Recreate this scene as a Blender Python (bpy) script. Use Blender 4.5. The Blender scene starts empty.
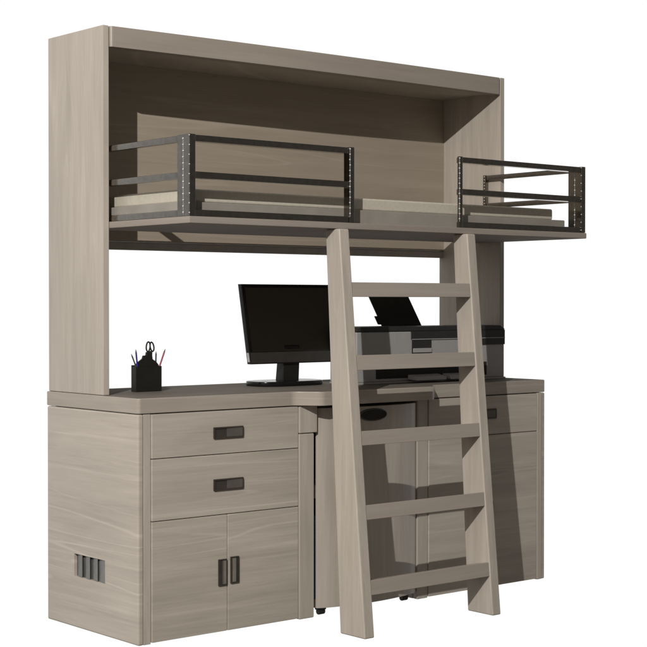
import bpy, bmesh, math, random
from mathutils import Vector, Matrix
random.seed(7)
S = bpy.context.scene
COL = S.collection
PI = math.pi

# ------------------------------------------------------------------ materials
def new_mat(name):
    m = bpy.data.materials.new(name)
    m.use_nodes = True
    nt = m.node_tree
    for n in list(nt.nodes):
        nt.nodes.remove(n)
    out = nt.nodes.new('ShaderNodeOutputMaterial')
    b = nt.nodes.new('ShaderNodeBsdfPrincipled')
    nt.links.new(b.outputs[0], out.inputs[0])
    return m, nt, b

def N(nt, typ, **kw):
    n = nt.nodes.new(typ)
    for k, v in kw.items():
        setattr(n, k, v)
    return n

def math_node(nt, op, a, b=None, c=None):
    n = N(nt, 'ShaderNodeMath', operation=op)
    for i, v in enumerate((a, b, c)):
        if v is None:
            continue
        if isinstance(v, (int, float)):
            n.inputs[i].default_value = v
        else:
            nt.links.new(v, n.inputs[i])
    return n.outputs[0]

def wood(name, along, dark, mid, light, streak=1.0, rough=0.36, spec=0.35):
    """washed oak veneer; 'along' is the axis the grain runs along: 'x','y','z' or 'h' (both x and y)"""
    m, nt, b = new_mat(name)
    tc = N(nt, 'ShaderNodeTexCoord')
    oi = N(nt, 'ShaderNodeObjectInfo')
    off = N(nt, 'ShaderNodeVectorMath', operation='SCALE')
    comb = N(nt, 'ShaderNodeCombineXYZ')
    r = oi.outputs['Random']
    nt.links.new(r, comb.inputs[0])
    nt.links.new(math_node(nt, 'MULTIPLY', r, 3.7), comb.inputs[1])
    nt.links.new(math_node(nt, 'MULTIPLY', r, 7.3), comb.inputs[2])
    nt.links.new(comb.outputs[0], off.inputs[0])
    off.inputs['Scale'].default_value = 5.0
    add = N(nt, 'ShaderNodeVectorMath', operation='ADD')
    nt.links.new(tc.outputs['Object'], add.inputs[0])
    nt.links.new(off.outputs[0], add.inputs[1])
    lo, hi = 1.0, 1.0
    def mapped(l, h):
        mp = N(nt, 'ShaderNodeMapping')
        sc = {'x': (l, h, h), 'y': (h, l, h), 'z': (h, h, l), 'h': (l, l, h)}[along]
        mp.inputs['Scale'].default_value = sc
        nt.links.new(add.outputs[0], mp.inputs[0])
        return mp.outputs[0]
    def noise(vec, scale, detail, rgh=0.55, dist=0.0):
        n = N(nt, 'ShaderNodeTexNoise')
        n.inputs['Scale'].default_value = scale
        n.inputs['Detail'].default_value = detail
        n.inputs['Roughness'].default_value = rgh
        n.inputs['Distortion'].default_value = dist
        nt.links.new(vec, n.inputs['Vector'])
        return n.outputs['Fac']
    broad = noise(mapped(1.4, 9.0), 1.0, 3.0, 0.5, 0.6)
    mids = noise(mapped(2.2, 34.0), 1.0, 4.0, 0.6, 0.5)
    fine = noise(mapped(7.0, 260.0), 1.0, 2.0, 0.6)
    # cathedral streaks: thin pale lines where a slow noise crosses a level
    cath = noise(mapped(0.42, 7.5), 1.0, 1.5, 0.4, 0.35)
    saw = math_node(nt, 'FRACT', math_node(nt, 'MULTIPLY', cath, 9.0))
    tri = math_node(nt, 'ABSOLUTE', math_node(nt, 'SUBTRACT', saw, 0.5))
    line = N(nt, 'ShaderNodeMapRange', interpolation_type='SMOOTHSTEP')
    line.inputs['From Min'].default_value = 0.075
    line.inputs['From Max'].default_value = 0.0
    nt.links.new(tri, line.inputs['Value'])
    patch = N(nt, 'ShaderNodeMapRange', interpolation_type='SMOOTHSTEP')
    patch.inputs['From Min'].default_value = 0.42
    patch.inputs['From Max'].default_value = 0.58
    nt.links.new(noise(mapped(0.7, 4.0), 1.0, 2.0), patch.inputs['Value'])
    streaks = math_node(nt, 'MULTIPLY', line.outputs[0], patch.outputs[0])
    # crisp long fibres, darker and paler
    th = N(nt, 'ShaderNodeMapRange', interpolation_type='SMOOTHSTEP')
    th.inputs['From Min'].default_value = 0.56
    th.inputs['From Max'].default_value = 0.70
    nt.links.new(noise(mapped(0.7, 62.0), 1.0, 3.0, 0.55, 0.25), th.inputs['Value'])
    td = N(nt, 'ShaderNodeMapRange', interpolation_type='SMOOTHSTEP')
    td.inputs['From Min'].default_value = 0.42
    td.inputs['From Max'].default_value = 0.28
    nt.links.new(noise(mapped(0.9, 55.0), 1.0, 3.0, 0.55, 0.25), td.inputs['Value'])
    thin = math_node(nt, 'SUBTRACT', th.outputs[0], td.outputs[0])
    v = math_node(nt, 'MULTIPLY_ADD', broad, 0.44, math_node(nt, 'MULTIPLY_ADD', mids, 0.40, math_node(nt, 'MULTIPLY', fine, 0.20)))
    v = math_node(nt, 'MULTIPLY_ADD', streaks, 0.20 * streak, v)
    v = math_node(nt, 'MULTIPLY_ADD', thin, 0.095 * streak, v)
    cr = N(nt, 'ShaderNodeValToRGB')
    e = cr.color_ramp.elements
    e[0].position = 0.32; e[0].color = (*dark, 1)
    e[1].position = 0.78; e[1].color = (*light, 1)
    k = cr.color_ramp.elements.new(0.53); k.color = (*mid, 1)
    nt.links.new(v, cr.inputs[0])
    nt.links.new(cr.outputs[0], b.inputs['Base Color'])
    b.inputs['Roughness'].default_value = rough
    b.inputs['Specular IOR Level'].default_value = spec
    bp = N(nt, 'ShaderNodeBump')
    bp.inputs['Strength'].default_value = 0.06
    bp.inputs['Distance'].default_value = 0.002
    nt.links.new(v, bp.inputs['Height'])
    nt.links.new(bp.outputs[0], b.inputs['Normal'])
    return m

WD, WM, WL = (0.335, 0.296, 0.254), (0.418, 0.372, 0.321), (0.520, 0.468, 0.408)
M = {}
M['wood_x'] = wood('washed_oak_grain_across', 'h', WD, WM, WL)
M['wood_z'] = wood('washed_oak_grain_upright', 'z', WD, WM, WL, streak=0.3)
M['wood_calm'] = wood('washed_oak_plain', 'h', (0.265, 0.229, 0.195), (0.305, 0.265, 0.227), (0.345, 0.305, 0.263), streak=0.25)
M['wood_rung'] = wood('washed_oak_rungs', 'h', (0.29, 0.252, 0.216), (0.335, 0.293, 0.252), (0.382, 0.338, 0.293), streak=0.4)
M['wood_matt'] = wood('washed_oak_matt', 'h', (0.245, 0.212, 0.184), (0.285, 0.248, 0.216), (0.33, 0.289, 0.252), streak=0.25, rough=0.8, spec=0.04)
M['wood_slab'] = wood('washed_oak_desk_slab', 'h', (0.285, 0.25, 0.212), (0.35, 0.308, 0.262), (0.425, 0.378, 0.325), streak=0.7, rough=0.36, spec=0.4)
M['desk_top_shaded'] = wood('washed_oak_top_shaded', 'h', (0.135, 0.118, 0.102), (0.165, 0.145, 0.126), (0.20, 0.178, 0.155), streak=0.5, rough=0.75, spec=0.05)  # slab oak darkened: the dimness of the top is put into the colour
M['wood_back'] = wood('oak_back_board', 'h', (0.28, 0.236, 0.186), (0.318, 0.270, 0.214), (0.365, 0.315, 0.255), streak=0.8)

def plain(name, col, rough=0.5, metal=0.0, spec=0.5, var=0.12, scale=30.0, bump=0.0, coat=0.0):
    m, nt, b = new_mat(name)
    tc = N(nt, 'ShaderNodeTexCoord')
    n = N(nt, 'ShaderNodeTexNoise')
    n.inputs['Scale'].default_value = scale
    n.inputs['Detail'].default_value = 4
    nt.links.new(tc.outputs['Object'], n.inputs['Vector'])
    cr = N(nt, 'ShaderNodeValToRGB')
    cr.color_ramp.elements[0].position = 0.3
    cr.color_ramp.elements[1].position = 0.7
    cr.color_ramp.elements[0].color = (*[c * (1 - var) for c in col], 1)
    cr.color_ramp.elements[1].color = (*[c * (1 + var) for c in col], 1)
    nt.links.new(n.outputs['Fac'], cr.inputs[0])
    nt.links.new(cr.outputs[0], b.inputs['Base Color'])
    mr = N(nt, 'ShaderNodeMapRange')
    mr.inputs['To Min'].default_value = max(0.02, rough - 0.06)
    mr.inputs['To Max'].default_value = min(1.0, rough + 0.06)
    nt.links.new(n.outputs['Fac'], mr.inputs['Value'])
    nt.links.new(mr.outputs[0], b.inputs['Roughness'])
    b.inputs['Metallic'].default_value = metal
    b.inputs['Specular IOR Level'].default_value = spec
    b.inputs['Coat Weight'].default_value = coat
    if bump:
        bp = N(nt, 'ShaderNodeBump')
        bp.inputs['Strength'].default_value = bump
        bp.inputs['Distance'].default_value = 0.001
        nt.links.new(n.outputs['Fac'], bp.inputs['Height'])
        nt.links.new(bp.outputs[0], b.inputs['Normal'])
    return m

M['rail_metal'] = plain('dark_steel', (0.225, 0.208, 0.190), 0.15, 1.0, scale=60)
M['rivet_glint'] = plain('pale_rivet_glint', (0.58, 0.58, 0.56), 0.25, 0.0)  # pale non-metal: the glints on the rivets are put into the colour
M['bronze'] = plain('dark_bronze', (0.080, 0.070, 0.061), 0.34, 0.6)
M['bronze_light'] = plain('pale_bronze', (0.24, 0.222, 0.20), 0.38, 0.4)
M['bronze_lit'] = plain('bronze_lit_half', (0.125, 0.113, 0.100), 0.38, 0.4)
M['slat_metal'] = plain('grey_louvre', (0.165, 0.165, 0.158), 0.5, 0.0)
M['vent_dark'] = plain('vent_backing', (0.085, 0.085, 0.08), 0.7)
M['black'] = plain('black_plastic', (0.013, 0.013, 0.011), 0.42, spec=0.3)
M['black_gloss'] = plain('black_gloss_plastic', (0.008, 0.0075, 0.007), 0.22, spec=0.35)
M['screen'] = plain('screen_glass', (0.075, 0.067, 0.054), 0.6, spec=0.1, var=0.05, scale=3)
M['bezel'] = plain('bezel_plastic', (0.030, 0.027, 0.024), 0.45, spec=0.3)
M['printer_grey'] = plain('printer_grey', (0.33, 0.323, 0.318), 0.45, spec=0.4, var=0.03)
M['printer_dark'] = plain('printer_charcoal', (0.022, 0.022, 0.021), 0.5, spec=0.35)
M['mattress'] = plain('cream_ticking', (0.480, 0.443, 0.372), 0.95, spec=0.1, var=0.06, scale=90, bump=0.4)
M['rubber'] = plain('caster_rubber', (0.012, 0.012, 0.012), 0.5)
M['hole'] = plain('grip_lining', (0.012, 0.009, 0.008), 0.8)
M['back_rail'] = plain('taupe_rail', (0.36, 0.325, 0.295), 0.7, var=0.08, scale=20)
M['base_taupe'] = plain('taupe_base_board', (0.265, 0.243, 0.215), 0.7, spec=0.2, var=0.08, scale=14)
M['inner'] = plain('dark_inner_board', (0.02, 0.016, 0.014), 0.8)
M['binder'] = plain('navy_binder', (0.06, 0.17, 0.48), 0.5)
M['pen_blue'] = plain('blue_barrel', (0.03, 0.02, 0.22), 0.4)
M['pen_red'] = plain('red_barrel', (0.30, 0.025, 0.06), 0.5)
M['pen_green'] = plain('grey_green_barrel', (0.045, 0.06, 0.045), 0.4)
M['pen_dark'] = plain('dark_teal_barrel', (0.02, 0.035, 0.032), 0.4)
M['side_highlight'] = plain('highlight_strip', (0.7, 0.7, 0.7), 0.25, 1.0)

# ------------------------------------------------------------------ mesh helpers
class MB:
    def __init__(self, dy=0.0):
        self.bm = bmesh.new()
        self.dy = dy
    def _bev(self, verts, bevel, seg, filt=None):
        if bevel <= 0:
            return
        es = set()
        for v in verts:
            for e in v.link_edges:
                es.add(e)
        es = [e for e in es if (filt is None or filt(e))]
        if es:
            bmesh.ops.bevel(self.bm, geom=es, offset=bevel, segments=seg, profile=0.5, affect='EDGES', clamp_overlap=True)
    def box(self, x0, x1, y0, y1, z0, z1, bevel=0.0, seg=2, mat=0):
        r = bmesh.ops.create_cube(self.bm, size=1.0)
        vs = r['verts']
        for v in vs:
            v.co = Vector(((x0 + x1) / 2 + v.co.x * (x1 - x0), (y0 + y1) / 2 + v.co.y * (y1 - y0), (z0 + z1) / 2 + v.co.z * (z1 - z0)))
        fs = set(f for v in vs for f in v.link_faces)
        for f in fs:
            f.material_index = mat
        self._bev(vs, bevel, seg)
        return self
    def prism(self, poly, a0, a1, axis='z', bevel=0.0, seg=2, mat=0, only=None):
        """poly: 2-D outline; axis 'z': (x,y) swept in z; 'x': (y,z) swept in x; 'y': (x,z) swept in y"""
        def P(p, a):
            return {'z': (p[0], p[1], a), 'x': (a, p[0], p[1]), 'y': (p[0], a, p[1])}[axis]
        b = self.bm
        v0 = [b.verts.new(P(p, a0)) for p in poly]
        v1 = [b.verts.new(P(p, a1)) for p in poly]
        n = len(poly)
        fs = [b.faces.new(v0[::-1]), b.faces.new(v1)]
        for i in range(n):
            j = (i + 1) % n
            fs.append(b.faces.new((v0[i], v0[j], v1[j], v1[i])))
        for f in fs:
            f.material_index = mat
        bmesh.ops.recalc_face_normals(b, faces=fs)
        if bevel > 0:
            es = set(e for f in fs for e in f.edges)
            if only == 'caps':
                es = set(fs[0].edges) | set(fs[1].edges)
            elif only == 'sharp':
                es = set(e for e in es if e.calc_face_angle(0) > 0.6)
            bmesh.ops.bevel(b, geom=list(es), offset=bevel, segments=seg, profile=0.5, affect='EDGES', clamp_overlap=True)
        return self
    def tube(self, p0, p1, r0, r1=None, seg=12, mat=0):
        r1 = r0 if r1 is None else r1
        p0, p1 = Vector(p0), Vector(p1)
        d = (p1 - p0)
        q = d.to_track_quat('Z', 'Y').to_matrix().to_4x4()
        mtx = Matrix.Translation((p0 + p1) / 2) @ q
        r = bmesh.ops.create_cone(self.bm, cap_ends=True, segments=seg, radius1=r0, radius2=max(r1, 1e-5), depth=d.length, matrix=mtx)
        for v in r['verts']:
            for f in v.link_faces:
                f.material_index = mat
        return self
    def ball(self, c, r, mat=0, sub=1):
        k = bmesh.ops.create_icosphere(self.bm, subdivisions=sub, radius=r, matrix=Matrix.Translation(c))
        for v in k['verts']:
            for f in v.link_faces:
                f.material_index = mat
        return self
    def ring(self, c, rx, rz, r, rot=0.0, seg=28, sec=8, mat=0):
        """elliptical loop in the xz plane"""
        b = self.bm
        rows = []
        for i in range(seg):
            a = 2 * PI * i / seg
            ctr = Vector((rx * math.cos(a), 0, rz * math.sin(a)))
            nrm = Vector((math.cos(a) / rx, 0, math.sin(a) / rz)).normalized()
            row = []
            for j in range(sec):
                t = 2 * PI * j / sec
                p = ctr + nrm * (r * math.cos(t)) + Vector((0, r * math.sin(t), 0))
                p = Matrix.Rotation(rot, 3, 'Y') @ p
                row.append(b.verts.new(p + Vector(c)))
            rows.append(row)
        fs = []
        for i in range(seg):
            for j in range(sec):
                f = b.faces.new((rows[i][j], rows[(i + 1) % seg][j], rows[(i + 1) % seg][(j + 1) % sec], rows[i][(j + 1) % sec]))
                f.material_index = mat
                fs.append(f)
        bmesh.ops.recalc_face_normals(b, faces=fs)
        return self
    def build(self, name, mats, parent=None, smooth=True):
        b = self.bm
        if not isinstance(mats, (list, tuple)):
            mats = [mats]
        lo = Vector((1e9,) * 3); hi = Vector((-1e9,) * 3)
        for v in b.verts:
            for i in range(3):
                lo[i] = min(lo[i], v.co[i]); hi[i] = max(hi[i], v.co[i])
        c = (lo + hi) / 2
        if parent is None:
            c.z = lo.z
        c.y += self.dy
        for v in b.verts:
            v.co.y += self.dy
            v.co -= c
        me = bpy.data.meshes.new(name)
        b.to_mesh(me); b.free()
        for mm in mats:
            me.materials.append(mm)
        if smooth:
            for p in me.polygons:
                p.use_smooth = True
            try:
                me.set_sharp_from_angle(angle=math.radians(35))
            except Exception:
                pass
        o = bpy.data.objects.new(name, me)
        COL.objects.link(o)
        if smooth:
            wn = o.modifiers.new('even_normals', 'WEIGHTED_NORMAL')
            wn.keep_sharp = True
            wn.weight = 80
        if parent is not None:
            o.parent = parent
            o.location = c - WORLD[parent.name]
        else:
            o.location = c
        WORLD[o.name] = c.copy()
        return o
WORLD = {}

def tag(o, label, cat, group=None):
    o['label'] = label; o['category'] = cat
    if group:
        o['group'] = group
    return o

def thing(name, loc, label, cat, group=None):
    o = bpy.data.objects.new(name, None)
    COL.objects.link(o)
    o.location = loc
    o.empty_display_size = 0.1
    WORLD[o.name] = Vector(loc)
    return tag(o, label, cat, group)

def arc(cx, cy, r, a0, a1, n):
    return [(cx + r * math.cos(math.radians(a0 + (a1 - a0) * i / n)), cy + r * math.sin(math.radians(a0 + (a1 - a0) * i / n))) for i in range(n + 1)]

def sstep(t):
    t = max(0.0, min(1.0, t)); return t * t * (3 - 2 * t)

# ------------------------------------------------------------------ the loft bed desk unit
W, D, HD, TD = 1.8432, 0.549, 0.76, 0.047
ZC = HD - TD - 0.0022          # top of the cabinets, a shadow gap under the slab
unit = thing('loft_bed_desk', (W / 2, D / 2, 0), 'washed oak loft bed unit with desk, drawer cabinets and open hutch above', 'loft bed')

# desk slab, its front bowed out between the two cabinets
BUL = 0.072
def front_y(x):
    return -BUL * sstep((x - 0.602) / 0.085) * sstep((1.262 - x) / 0.085)
pl = []
pl += arc(0.012, 0.012, 0.012, 180, 270, 5)
x = 0.05
while x < W - 0.04:
    pl.append((x, front_y(x))); x += 0.00625
pl += arc(W + 0.003 - 0.008, 0.008, 0.008, 270, 360, 4)
pl += [(W + 0.003, D), (0.0, D)]
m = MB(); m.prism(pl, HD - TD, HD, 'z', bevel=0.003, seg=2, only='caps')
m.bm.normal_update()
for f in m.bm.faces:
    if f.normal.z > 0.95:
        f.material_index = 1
m.build('desktop', [M['wood_slab'], M['desk_top_shaded']], unit)

FR = 0.0
def carcass(x0, x1, sl, sr, parent, left_round=0.006):
    """cabinet shell: side boards, back, floor, top; open front filled by stiles, drawers and doors"""
    t = 0.018
    m = MB()
    m.box(x0 + t, x1 - t, D - 0.012, D - 0.001, 0.004, ZC - 0.002)
    m.box(x0 + t, x1 - t, 0.026, D - 0.013, 0.004, 0.022)
    m.box(x0 + t, x1 - t, 0.026, D - 0.013, ZC - 0.02, ZC - 0.003)
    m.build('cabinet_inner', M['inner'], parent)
    MB().box(x0 + 0.047, x1 - 0.047, 0.0225, 0.0255, 0.003, ZC - 0.0005).build('face_frame', M['wood_x'], parent)
# left cabinet -------------------------------------------------
def side_board(x0, x1, y0, y1, z0, z1, name='side_panel', mat='wood_x', bevel=0.0035):
    return MB().box(x0, x1, y0, y1, z0, z1, bevel).build(name, M[mat], unit)

left_board = side_board(0.0, 0.020, 0.0, D, 0.0, ZC, mat='wood_x', bevel=0.005)
m = MB().box(0.0205, 0.0472, 0.0015, 0.024, 0.0, ZC, 0.002); m.build('stile', M['wood_z'], unit)
m = MB().box(0.6315, 0.6955, -0.006, 0.024, 0.0, 0.6185, 0.0045); m.build('stile', M['wood_z'], unit)
m = MB().box(0.6315, 0.7075, -0.008, 0.024, 0.6205, ZC, 0.003); m.build('stile', M['wood_z'], unit)
side_board(0.6775, 0.6955, 0.0245, D, 0.0, ZC)
carcass(0.0, 0.6985, 0, 0, unit)
# right cabinet
m = MB().box(1.1760, 1.2275, 0.0, 0.024, 0.0, ZC, 0.0042); m.build('stile', M['wood_z'], unit)
m = MB().box(1.7975, W - 0.0185, -0.004, 0.024, 0.0, ZC, 0.0042); m.build('stile', M['wood_z'], unit)
side_board(1.1760, 1.1940, 0.0245, D, 0.0, ZC)
side_board(W - 0.018, W, 0.0, D, 0.0, ZC, bevel=0.004)
carcass(1.1760, W, 0, 0, unit)

def cup_handle(cx, cz, parent, w=0.117, h=0.037):
    m = MB(-0.005)
    # raised rim
    y0 = -0.004
    m.box(cx - w / 2, cx + w / 2, y0, 0.004, cz + h / 2 - 0.005, cz + h / 2, 0.0015)
    m.box(cx - w / 2, cx + w / 2, y0, 0.004, cz - h / 2, cz - h / 2 + 0.005, 0.0015)
    m.box(cx - w / 2, cx - w / 2 + 0.005, y0, 0.004, cz - h / 2 + 0.005, cz + h / 2 - 0.005, 0.0)
    m.box(cx + w / 2 - 0.005, cx + w / 2, y0, 0.004, cz - h / 2 + 0.005, cz + h / 2 - 0.005, 0.0)
    # recessed floor of the cup, sloped like a scoop, and a paler insert painting in the lit right half
    m.prism([(-0.0012, cz - h / 2 + 0.004), (0.002, cz - h / 2 + 0.004), (0.004, cz + h / 2 - 0.004), (0.0005, cz + h / 2 - 0.004)], cx - w / 2 + 0.004, cx + w / 2 - 0.004, 'x')
    m.prism([(cx - w * 0.06, -0.0012), (cx + w / 2 - 0.0051, -0.0036), (cx + w / 2 - 0.0051, 0.002), (cx - w * 0.06, 0.002)], cz - h / 2 + 0.0052, cz + h / 2 - 0.0052, 'z', mat=2)
    return m.build('handle', [M['bronze'], M['bronze_light'], M['bronze_lit']], parent)

def flush_pull(cx, z0, z1, parent, flip=False):
    """upright recessed pull: a rim, a dark pocket on one side and a pale grip strip on the other"""
    m = MB(-0.005)
    w = 0.033
    r = 0.004
    m.box(cx - w / 2, cx + w / 2, -0.003, 0.004, z1 - r, z1, 0.001)
    m.box(cx - w / 2, cx + w / 2, -0.003, 0.004, z0, z0 + r, 0.001)
    m.box(cx - w / 2, cx - w / 2 + r, -0.003, 0.004, z0 + r, z1 - r)
    m.box(cx + w / 2 - r, cx + w / 2, -0.003, 0.004, z0 + r, z1 - r)
    a, b = cx - w / 2 + r, cx + w / 2 - r
    k = b - 0.35 * (b - a) if flip else a + 0.5 * (b - a)
    if flip:
        m.box(a, k, -0.004, 0.003, z0 + r, z1 - r, 0.001, mat=1)
        m.box(k, b, -0.0005, 0.003, z0 + r, z1 - r)
    else:
        m.box(a, k, -0.0005, 0.003, z0 + r, z1 - r)
        m.box(k, b, -0.004, 0.003, z0 + r, z1 - r, 0.001, mat=1)
    return m.build('handle', [M['bronze'], M['bronze_light']], parent)

def front(name, x0, x1, z0, z1, mat='wood_x'):
    g = 0.0010
    return MB().box(x0 + g, x1 - g, -0.003, 0.022, z0 + g, z1 - g, 0.0026).build(name, M[mat], unit)

d = front('drawer', 0.0479, 0.6308, 0.5715, ZC); cup_handle(0.340, 0.6400, d)
d = front('drawer', 0.0479, 0.6308, 0.3780, 0.5715); cup_handle(0.340, 0.4745, d)
d = front('door', 0.0479, 0.3375, 0.003, 0.3780); flush_pull(0.3165, 0.151, 0.236, d)
d = front('door', 0.3375, 0.6308, 0.003, 0.3780); flush_pull(0.3645, 0.154, 0.240, d, True)
d = front('drawer', 1.2282, 1.7968, 0.5665, ZC); cup_handle(1.5125, 0.6440, d)
d = front('door', 1.2282, 1.5125, 0.003, 0.5665); flush_pull(1.4880, 0.235, 0.321, d)
d = front('door', 1.5125, 1.7968, 0.003, 0.5665); flush_pull(1.5385, 0.235, 0.321, d, True)

# louvred vent in the left side
m = MB()
vy0, vy1, vz0, vz1 = 0.1900, 0.3770, 0.1665, 0.2400
cut = MB().box(-0.01, 0.013, vy0, vy1, vz0, vz1).build('vent_cut', M['vent_dark'])
left_board.modifiers.clear()
bo = left_board.modifiers.new('cut', 'BOOLEAN')
bo.operation = 'DIFFERENCE'; bo.object = cut; bo.solver = 'EXACT'
bpy.context.view_layer.update()
dg = bpy.context.evaluated_depsgraph_get()
nm = bpy.data.meshes.new_from_object(left_board.evaluated_get(dg))
left_board.modifiers.clear()
left_board.data = nm
for p in nm.polygons:
    p.use_smooth = False
bpy.data.objects.remove(cut, do_unlink=True)
m.box(0.0105, 0.0129, vy0 + 0.0003, vy1 - 0.0003, vz0 + 0.0003, vz1 - 0.0003)
vent = m.build('vent_grille', M['vent_dark'], unit)
n = 4
pitch = (vy1 - vy0) / n
for i in range(n):
    a = vy0 + 0.0006 + pitch * i
    m = MB()
    m.prism([(0.0006, a), (0.0075, a + pitch * (0.96 if i == 0 else 0.74)), (0.0100, a + pitch * (0.96 if i == 0 else 0.74)), (0.0035, a)], vz0 + 0.0005, vz1 - 0.0005, 'z')
    m.build('slat', M['slat_metal'], vent)

# hutch ---------------------------------------------------------
YH, HZ = 0.207, 1.9313
XL0, XL1, XR0, XR1 = 0.0058, 0.0287, 1.8146, 1.8375
MB().box(XL0, XL1, YH, D - 0.001, HD + 0.0005, HZ, 0.003).build('side_panel', M['wood_z'], unit)
MB().box(XR0, XR1, YH, D - 0.001, HD + 0.0005, HZ, 0.003).build('side_panel', M['wood_z'], unit)
MB().box(XL1 + 0.0005, XR0 - 0.0005, YH + 0.028, D - 0.001, 1.8725, HZ - 0.003).build('top_panel', M['wood_x'], unit)
# header with a slightly bowed face and rounded ends
hx0, hx1 = XL1 + 0.0032, XR0 - 0.0035
pl = arc(hx0 + 0.012, YH + 0.008, 0.012, 180, 262, 5)
nn = 40
for i in range(1, nn):
    x = hx0 + 0.02 + (hx1 - hx0 - 0.04) * i / nn
    t = (x - hx0) / (hx1 - hx0)
    pl.append((x, YH - 0.004 - 0.016 * math.sin(PI * t)))
pl += arc(hx1 - 0.012, YH + 0.008, 0.012, 278, 360, 5)
pl += [(hx1, YH + 0.0275), (hx0, YH + 0.0275)]
MB().prism(pl, 1.8645, HZ - 0.001, 'z', bevel=0.002, only='caps').build('header', M['wood_calm'], unit)
YB = 0.521
MB().box(XL1 + 0.0005, XR0 - 0.0005, YB, YB + 0.012, 1.2640, 1.8720).build('back_panel', M['wood_back'], unit)
MB().box(XL1 + 0.0005, XR0 - 0.0005, YB + 0.004, D - 0.004, 1.2355, 1.2636, 0.001).build('back_rail', M['back_rail'], unit)

# fold-out bed platform ------------------------------------------
YP, ZP0, ZP1 = -0.232, 1.2902, 1.3108
PX0, PX1 = 0.0300, 1.8125
MB().box(PX0, PX1, YP, 0.330, ZP0, ZP1, 0.0025).build('bed_platform', M['wood_matt'], unit)
MB().box(0.055, 1.758, -0.174, 0.300, ZP1 + 0.0005, 1.3580, 0.003).build('bed_base', M['base_taupe'], unit)

# guard rails -----------------------------------------------------
ZT = 1.5540
BARS = ((1.5335, 1.5525), (1.4240, 1.4440), (1.3112, 1.3310))
def rivet_col(m, face, u, v0, v1, n, axis, r=0.0021):
    for i in range(n):
        z = v0 + (v1 - v0) * i / (n - 1)
        jit = 0.0005 * math.sin(i * 2.3)
        p = (face, u + jit, z) if axis == 'x' else (u + jit, face, z)
        m.ball(p, r, mat=1)

def guard(x0, x1, corner):
    """corner: 'l' or 'r', the end where the rail turns back beside the bed"""
    kids = []
    root = MB()
    # front bars
    fx0, fx1 = x0 + 0.004, x1 - 0.004
    bx = MB()
    def post_corner(left):
        a = x0 if left else x1 - 0.0215
        b = a + 0.0215
        m = MB()
        m.box(a, b, YP + 0.001, YP + 0.066, ZP1 + 0.0004, ZT, 0.0015)
        f = a - 0.0006
        rivet_col(m, f, YP + 0.034, ZP1 + 0.012, ZT - 0.012, 13, 'x', 0.0027)
        m.box(a - 0.0006, a + 0.001, YP + 0.0337, YP + 0.0343, ZP1 + 0.006, ZT - 0.008, mat=1)  # pale strip painted in for the thin line of highlight
        rivet_col(m, f + 0.0008, YP + 0.0030, ZP1 + 0.010, ZT - 0.004, 9, 'x', 0.0023)
        return m
    def post_end(a, w, dep):
        m = MB()
        m.box(a, a + w, YP + 0.001, YP + 0.001 + dep, ZP1 + 0.0004, ZT, 0.0015)
        rivet_col(m, YP + 0.0012, a + 0.0012, ZP1 + 0.03, ZT - 0.006, 13, 'y', 0.0027)
        m.box(a + 0.0009, a + 0.0015, YP + 0.0006, YP + 0.002, ZP1 + 0.02, ZT - 0.006, mat=1)  # highlight along the post edge, painted as a pale strip
        return m
    return post_corner, post_end

def make_guard(left):
    if left:
        x0, x1 = 0.0315, 0.6774
    else:
        x0, x1 = 1.1525, 1.8065
    # the guard's own root mesh: the three front bars
    pc, pe = guard(x0, x1, 'l')
    m = MB()
    for z0, z1 in BARS:
        m.box(x0 + 0.018, x1 - 0.016, YP + 0.005, YP + 0.033, z0, z1, 0.0015)
    g = m.build('guard_rail', M['rail_metal'], unit)
    pc(left).build('post', [M['rail_metal'], M['rivet_glint']], g)
    if left:
        pe(x1 - 0.020, 0.020, 0.030).build('post', [M['rail_metal'], M['rivet_glint']], g)
    else:
        pe(x0, 0.0165, 0.010).build('post', [M['rail_metal'], M['rivet_glint']], g)
    sx = x0 + 0.0015 if left else x1 - 0.0105
    ye = 0.262 if left else 0.266
    for z0, z1 in BARS:
        MB().box(sx, sx + (0.020 if left else 0.009), YP + 0.0665, ye, z0, z1, 0.0028).build('side_bar', M['rail_metal'], g)
    m = MB()
    a = sx - 0.001
    m.box(a, a + 0.012, ye + 0.0005, ye + 0.0165, ZP1 + 0.0004, ZT, 0.0015)
    rivet_col(m, a - 0.0006, ye + 0.008, 1.42, ZT - 0.006, 12, 'x', 0.0024)
    m.build('post', [M['rail_metal'], M['rivet_glint']], g)
    return g
make_guard(True)
make_guard(False)

# ------------------------------------------------------------------ mattress
m = MB()
m.box(0.085, 1.7190, -0.150, 0.314, 1.3585, 1.3990, 0.007, 4)
mat = m.build('mattress', M['mattress'])
tag(mat, 'thin cream mattress lying on the loft bed behind the guard rails', 'mattress')

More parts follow.
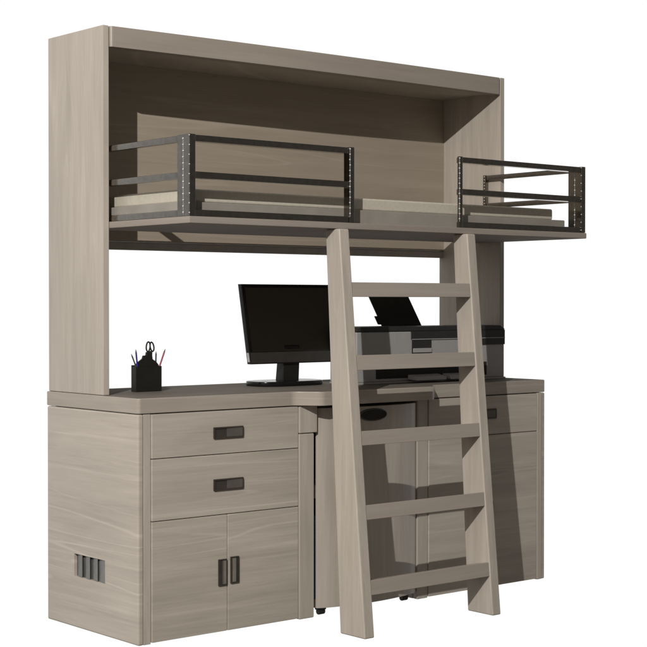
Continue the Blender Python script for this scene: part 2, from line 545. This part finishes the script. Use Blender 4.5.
# ------------------------------------------------------------------ ladder
lad = thing('ladder', (0.90, -0.31, 0), 'wooden five rung ladder leaning on the front edge of the bed platform', 'ladder')
KL = 0.124 / 1.2898
def fy(z):
    return -0.374 + KL * z
def rail(x0, x1):
    top = 1.2896
    poly = [(fy(0.0), 0.0), (fy(top), top), (fy(top) + 0.069, top), (fy(0) + 0.120, 0.0)]
    MB().prism(poly, x0, x1, 'x', bevel=0.005, seg=3).build('rail', M['wood_z'], lad)
rail(0.5965, 0.6380)
rail(1.1710, 1.2115)
for zc, h in ((1.0965, 0.047), (0.8630, 0.048), (0.6240, 0.046), (0.3905, 0.047), (0.1555, 0.047)):
    z0, z1 = zc - h / 2, zc + h / 2
    e = 0.0025
    dep, drop = 0.064, 0.012                    # a step with a level underside and a top that falls to the back
    poly = [(fy(z0) + e, z0), (fy(z1) + e, z1), (fy(z1) + e + dep, z1 - drop), (fy(z0) + e + dep, z0)]
    MB().prism(poly, 0.6385, 1.1705, 'x', bevel=0.002, seg=2).build('rung', M['wood_rung'], lad)

# ------------------------------------------------------------------ mobile pedestal in the kneehole
ped = thing('mobile_pedestal', (0.94, 0.24, 0), 'oak mobile pedestal on black casters rolled under the desk between the cabinets', 'pedestal')
PXL, PXR, PYF, PYB, PZ0, PZ1 = 0.7165, 1.1745, 0.002, 0.48, 0.0255, 0.700
R = 0.0075
BOW = 0.036
# front: rounded at both upright edges
pl = []
def ped_y(x):
    t = (x - PXL) / (PXR - PXL)
    return PYF - BOW * (1 - (2 * t - 1) ** 2)
pl += [(PXL, PYF + R), (PXL + 0.001, PYF + 0.0050), (PXL + 0.005, PYF + 0.0022), (PXL + 0.012, PYF - 0.0015)]
for i in range(1, 30):
    x = PXL + 0.018 + (PXR - PXL - 0.032) * i / 30
    pl.append((x, ped_y(x)))
pl += [(PXR - 0.010, PYF - 0.001), (PXR - 0.004, PYF + 0.002), (PXR - 0.001, PYF + 0.005), (PXR, PYF + R)]
pl += [(PXR, PYF + R + 0.003), (PXL, PYF + R + 0.003)]
fr = MB().prism(pl, PZ0, PZ1, 'z', bevel=0.002, only='caps').build('front_panel', M['wood_z'], ped)
# oval hand grip near the top of the front
m = MB()
gx, gz = 0.9350, 0.6705
GY = ped_y(gx)
ov = [(gx + 0.0600 * math.cos(2 * PI * i / 40), gz + 0.0185 * math.sin(2 * PI * i / 40)) for i in range(40)]
m.prism(ov, GY - 0.0012, GY + 0.006, 'y', bevel=0.0008, only='caps')
ov2 = [(gx + 0.0655 * math.cos(2 * PI * i / 40), gz + 0.0225 * math.sin(2 * PI * i / 40)) for i in range(40)]
m.ring((gx, GY - 0.0004, gz), 0.0615, 0.0198, 0.0022, mat=1)
m.build('hand_grip', [M['hole'], M['bronze']], fr)
yb0 = PYF + R + 0.0034
MB().box(PXL + 0.02, PXR - 0.018, PYB - 0.012, PYB, PZ0 + 0.02, PZ1 - 0.02).build('back_panel', M['wood_z'], ped)
MB().box(PXR - 0.018, PXR, yb0, PYB, PZ0, PZ1, 0.0015).build('side_panel', M['wood_z'], ped)
MB().box(PXL, PXR - 0.0185, yb0, PYB, 0.617, PZ1, 0.0015).build('top_box', M['wood_z'], ped)
MB().box(PXL, PXR - 0.0185, yb0, PYB, 0.395, 0.440, 0.0015).build('shelf', M['wood_x'], ped)
MB().box(PXL, PXR - 0.0185, yb0, PYB, PZ0, 0.055, 0.0015).build('floor_board', M['wood_x'], ped)
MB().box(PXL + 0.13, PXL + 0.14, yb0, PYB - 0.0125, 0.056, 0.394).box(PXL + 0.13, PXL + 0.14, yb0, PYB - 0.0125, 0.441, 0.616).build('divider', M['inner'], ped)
for cx, cy in ((0.745, 0.020), (1.128, 0.020), (0.745, 0.43), (1.128, 0.43)):
    m = MB()
    m.prism([(cy + 0.0108 * math.cos(2 * PI * i / 20), 0.0112 + 0.0108 * math.sin(2 * PI * i / 20)) for i in range(20)], cx - 0.013, cx + 0.013, 'x', bevel=0.002, only='caps')
    m.box(cx - 0.017, cx + 0.017, cy - 0.010, cy + 0.012, 0.0165, PZ0 - 0.0003, 0.002)
    m.build('caster', M['rubber'], ped)

# a binder standing in the open side of the pedestal
m = MB().box(PXL + 0.002, PXL + 0.115, yb0 + 0.001, yb0 + 0.30, 0.0555, 0.335, 0.003)
bi = m.build('binder', M['binder'])
tag(bi, 'navy blue binder standing inside the open side of the mobile pedestal', 'binder')

# ------------------------------------------------------------------ monitor
mon = thing('monitor', (0.83, 0.33, HD), 'black flat desktop monitor with a dark screen on the desk left of the ladder', 'monitor')
sx0, sx1 = 0.6705, 1.095
zb, zt, yb_, yt_ = 0.8385, 1.1197, 0.310, 0.365
def tilt(z):
    return yb_ + (z - zb) / (zt - zb) * (yt_ - yb_)
def slab(z0, z1, off0, off1, x0, x1, bevel, mat_i=0, m=None):
    m = m or MB()
    m.prism([(tilt(z0) + off0, z0), (tilt(z1) + off0, z1), (tilt(z1) + off1, z1), (tilt(z0) + off1, z0)], x0, x1, 'x', bevel=bevel, mat=mat_i)
    return m
hs = slab(zb, zt, 0.0, 0.022, sx0, sx1, 0.002).build('housing', M['black_gloss'], mon)
slab(zb + 0.045, zt - 0.012, -0.0012, 0.0004, sx0 + 0.012, sx1 - 0.012, 0.0).build('screen', M['screen'], hs)
slab(zb + 0.004, zb + 0.041, -0.0022, 0.0004, sx0 + 0.003, sx1 - 0.003, 0.0008).build('lower_bezel', M['bezel'], hs)
slab(zb + 0.008, zb + 0.040, 0.004, 0.016, sx0 - 0.0012, sx0 + 0.001, 0.0).build('side_highlight_strip', M['side_highlight'], hs)  # added bright strip standing for the highlight on the housing side
m = MB()
m.prism([(0.325, 0.775), (0.318, 0.90), (0.352, 0.93), (0.372, 0.775)], 0.8265, 0.8990, 'x', bevel=0.004)
m.build('neck', M['black'], mon)
bp = []
for i in range(48):
    a = 2 * PI * i / 48
    c, s = math.cos(a), math.sin(a)
    e = 2 / 3.0
    bp.append((0.8405 + 0.1470 * math.copysign(abs(c) ** e, c), 0.335 + 0.082 * math.copysign(abs(s) ** e, s)))
MB().prism(bp, HD + 0.0005, HD + 0.0175, 'z', bevel=0.004, only='caps').build('base', M['black_gloss'], mon)

# ------------------------------------------------------------------ printer
pr = thing('printer', (1.42, 0.33, HD), 'grey and black printer with upright paper support on the desk behind the ladder', 'printer')
X0, X1, Y0, Y1 = 1.0365, 1.7985, 0.170, 0.318
Zb = HD + 0.006
m = MB()
m.box(X0, X1, Y0, Y1, Zb, 0.9490, 0.006, 3)
body = m.build('body', M['printer_grey'], pr)
# black lid with rounded ends
lp = [(X0 - 0.001, 0.9495), (X1 + 0.001, 0.9495), (X1 + 0.001, 0.954), (X1 - 0.022, 0.967), (X0 + 0.016, 0.967), (X0 - 0.001, 0.956)]
MB().prism(lp, Y0 - 0.002, Y1, 'y', bevel=0.004, seg=3).build('lid', M['printer_dark'], pr)
MB().prism([(1.303, 0.9180), (1.62, 0.9180), (1.62, 0.8930), (X1 + 0.0005, 0.8930), (X1 + 0.0005, 0.9494), (1.303, 0.9494)], Y0 - 0.0035, Y0 + 0.003, 'y', bevel=0.0006).build('upper_band', M['printer_dark'], body)
MB().box(1.305, X1, Y0 - 0.0050, Y0 + 0.002, 0.9180, 0.9205, 0.0).build('trim_line', M['printer_grey'], body)
m = MB().box(1.307, 1.4050, Y0 - 0.0030, Y0 + 0.002, 0.8580, 0.9175, 0.001)
m.build('card_slot', M['printer_dark'], body)
MB().box(1.311, 1.4035, Y0 - 0.0060, Y0 + 0.002, 0.8700, 0.8860, 0.001).build('slot_lip', M['printer_grey'], body)
MB().box(1.130, 1.70, Y0 - 0.0010, Y0 + 0.004, Zb + 0.012, 0.828, 0.0).build('output_opening', M['hole'], body)
for tx0, tx1 in ((1.285, 1.440), (1.462, 1.640)):
    MB().prism([(Y0 - 0.048, 0.7690), (Y0 - 0.046, 0.7820), (Y0 - 0.002, 0.7900), (Y0 - 0.002, 0.7720)], tx0, tx1, 'x', bevel=0.002).build('output_tray', M['printer_grey'], pr)
MB().box(X0 - 0.001, X1 + 0.004, Y0 - 0.004, Y1, HD + 0.0005, Zb + 0.001, 0.001).build('base_plate', M['printer_grey'], pr)
# paper support leaning back
def sup(x0, x1, z0, z1, off, th, bevel=0.002, m=None):
    k = 0.076 / 0.1125
    f = lambda z: 0.296 + (z - 0.9625) * k + off
    m = m or MB()
    m.prism([(f(z0), z0), (f(z1), z1), (f(z1) + th, z1), (f(z0) + th, z0)], x0, x1, 'x', bevel=bevel)
    return m
m = sup(1.2775, 1.4810, 0.955, 1.092, 0.0, 0.006)
sup(1.264, 1.282, 0.972, 1.004, 0.001, 0.008, 0.003, m)
m.build('paper_support', M['black'], pr)

# ------------------------------------------------------------------ pen holder and what stands in it
ph = thing('pen_holder', (0.240, 0.315, HD), 'black stepped desk organiser on the left end of the desk', 'pen holder')
a0, a1, b0, b1 = 0.1900, 0.2905, 0.300, 0.331
z0, z1 = HD + 0.0005, 0.8440
m = MB()
t = 0.003
m.box(a0, a1, b0, b0 + t, z0, z1, 0.001)
m.box(a0, a1, b1 - t, b1, z0, z1 + 0.004, 0.001)
m.box(a0, a0 + t, b0 + t, b1 - t, z0, z1, 0.0)
m.box(a1 - t, a1, b0 + t, b1 - t, z0, z1, 0.0)
m.box(a0 + t, a1 - t, b0 + t, b1 - t, z0, z0 + 0.004)
m.build('box', M['black'], ph)
q = 0.009
back = [(a0 + 0.004, z1 - 0.02), (a1 - 0.004, z1 - 0.02), (a1 - 0.004, 0.847), (0.268 + q, 0.858), (0.2535 + q, 0.867), (0.2505 + q, 0.889), (0.2300 + q, 0.891),
        (0.2285 + q, 0.880), (0.2170 + q, 0.879), (0.2140 + q, 0.869), (0.2000 + q, 0.860), (a0 + 0.004, 0.848)]
MB().prism(back, 0.311, 0.320, 'y', bevel=0.0012).build('stepped_divider', M['black'], ph)

sc = MB()
sc.ring((0.2525, 0.3240, 0.9080), 0.0075, 0.0160, 0.0026, rot=0.10)
sc.ring((0.2680, 0.3245, 0.9075), 0.0072, 0.0155, 0.0026, rot=-0.22)
sc.tube((0.2560, 0.3240, 0.894), (0.2605, 0.3240, 0.80), 0.0042, 0.003, 10)
sc.tube((0.2650, 0.3245, 0.894), (0.2610, 0.3245, 0.80), 0.0042, 0.003, 10)
so = sc.build('scissors', M['black'])
tag(so, 'black handled scissors standing upright in the middle of the desk organiser', 'scissors')

def pen(name, tip, foot, r, mat, label, cat, cap):
    tip, foot = Vector(tip), Vector(foot)
    dv = (tip - foot).normalized()
    m = MB()
    m.tube(foot, tip - dv * 0.010, r, r, 10)
    m.tube(tip - dv * 0.010, tip, r, r * 0.25, 10, mat=1)
    o = m.build(name, [mat, cap])
    tag(o, label, cat, 'pens and pencils in the desk organiser')
pen('pencil', (0.1740, 0.3055, 0.8862), (0.2230, 0.3065, 0.775), 0.0024, M['pen_green'], 'grey green pencil, leftmost in the black desk organiser', 'pencil', M['pen_dark'])
pen('pen', (0.1920, 0.3060, 0.9005), (0.2060, 0.3065, 0.775), 0.0028, M['pen_blue'], 'blue pen standing in the desk organiser left of the scissors', 'pen', M['pen_dark'])
pen('pencil', (0.2845, 0.3250, 0.8920), (0.2810, 0.3245, 0.775), 0.0026, M['pen_dark'], 'dark teal pencil in the desk organiser right of the scissors', 'pencil', M['black'])
pen('pen', (0.3085, 0.3060, 0.8995), (0.2590, 0.3065, 0.775), 0.0028, M['pen_red'], 'red pen leaning out of the right side of the desk organiser', 'pen', M['pen_green'])

# ------------------------------------------------------------------ white studio surroundings: a lit white half behind, dim half in front
wd = bpy.data.worlds.new('World')
S.world = wd
wd.use_nodes = True
nt = wd.node_tree
for n_ in list(nt.nodes):
    nt.nodes.remove(n_)
out = nt.nodes.new('ShaderNodeOutputWorld')
bg = nt.nodes.new('ShaderNodeBackground')
nt.links.new(bg.outputs[0], out.inputs[0])
tc = nt.nodes.new('ShaderNodeTexCoord')
dot = N(nt, 'ShaderNodeVectorMath', operation='DOT_PRODUCT')
nt.links.new(tc.outputs['Generated'], dot.inputs[0])
az = math.radians(36)
dot.inputs[1].default_value = (math.sin(az), math.cos(az), 0)
mr = N(nt, 'ShaderNodeMapRange', interpolation_type='SMOOTHSTEP')
mr.inputs['From Min'].default_value = 0.14
mr.inputs['From Max'].default_value = 0.50
nt.links.new(dot.outputs['Value'], mr.inputs['Value'])
sep = nt.nodes.new('ShaderNodeSeparateXYZ')
nt.links.new(tc.outputs['Generated'], sep.inputs[0])
el = N(nt, 'ShaderNodeMapRange', interpolation_type='SMOOTHSTEP')
el.inputs['From Min'].default_value = 0.50
el.inputs['From Max'].default_value = 0.30
nt.links.new(math_node(nt, 'ABSOLUTE', sep.outputs[2]), el.inputs['Value'])
mask = math_node(nt, 'MULTIPLY', mr.outputs[0], el.outputs[0])
mix = N(nt, 'ShaderNodeMixRGB')
mix.inputs[1].default_value = (0.125, 0.115, 0.106, 1)
mix.inputs[2].default_value = (1.02, 1.02, 1.01, 1)
nt.links.new(mask, mix.inputs[0])
# added broad glow in the world, high on the left, brightening left-facing sides
dl = N(nt, 'ShaderNodeVectorMath', operation='DOT_PRODUCT')
nt.links.new(tc.outputs['Generated'], dl.inputs[0])
al = math.radians(-88)
ael = math.radians(38)
dl.inputs[1].default_value = (math.sin(al) * math.cos(ael), math.cos(al) * math.cos(ael), math.sin(ael))
ml = N(nt, 'ShaderNodeMapRange', interpolation_type='SMOOTHSTEP')
ml.inputs['From Min'].default_value = 0.55
ml.inputs['From Max'].default_value = 0.95
nt.links.new(dl.outputs['Value'], ml.inputs['Value'])
mixl = N(nt, 'ShaderNodeMixRGB', blend_type='ADD')
nt.links.new(math_node(nt, 'MULTIPLY', ml.outputs[0], 0.75), mixl.inputs[0])
nt.links.new(mix.outputs[0], mixl.inputs[1])
mixl.inputs[2].default_value = (1.15, 1.10, 1.02, 1)
nt.links.new(mixl.outputs[0], bg.inputs[0])
bg.inputs[1].default_value = 1.0

# one studio lamp, up and to the left of the camera
li = bpy.data.lights.new('studio_lamp', 'POINT')
li.energy = 1380
li.color = (1.0, 0.975, 0.93)
li.shadow_soft_size = 0.02
lo = bpy.data.objects.new('studio_lamp', li)
lo.location = (-3.667, -3.495, 3.724)
COL.objects.link(lo)

# ------------------------------------------------------------------ camera
cam = bpy.data.cameras.new('camera')
cam.sensor_width = 36.0
cam.lens = 1559.46 / 647 * 36.0
cam.clip_start = 0.05
cam.clip_end = 200
co = bpy.data.objects.new('camera', cam)
co.location = (-2.627, -4.0187, 1.0555)
co.rotation_euler = (PI / 2 - 0.0136, 0, -0.6975)
COL.objects.link(co)
S.camera = co

S.view_settings.view_transform = 'Standard'
S.view_settings.look = 'None'
S.view_settings.exposure = 0
S.view_settings.gamma = 1
S.render.film_transparent = False
S.cycles.use_denoising = True
S.cycles.max_bounces = 6
S.cycles.sample_clamp_indirect = 4
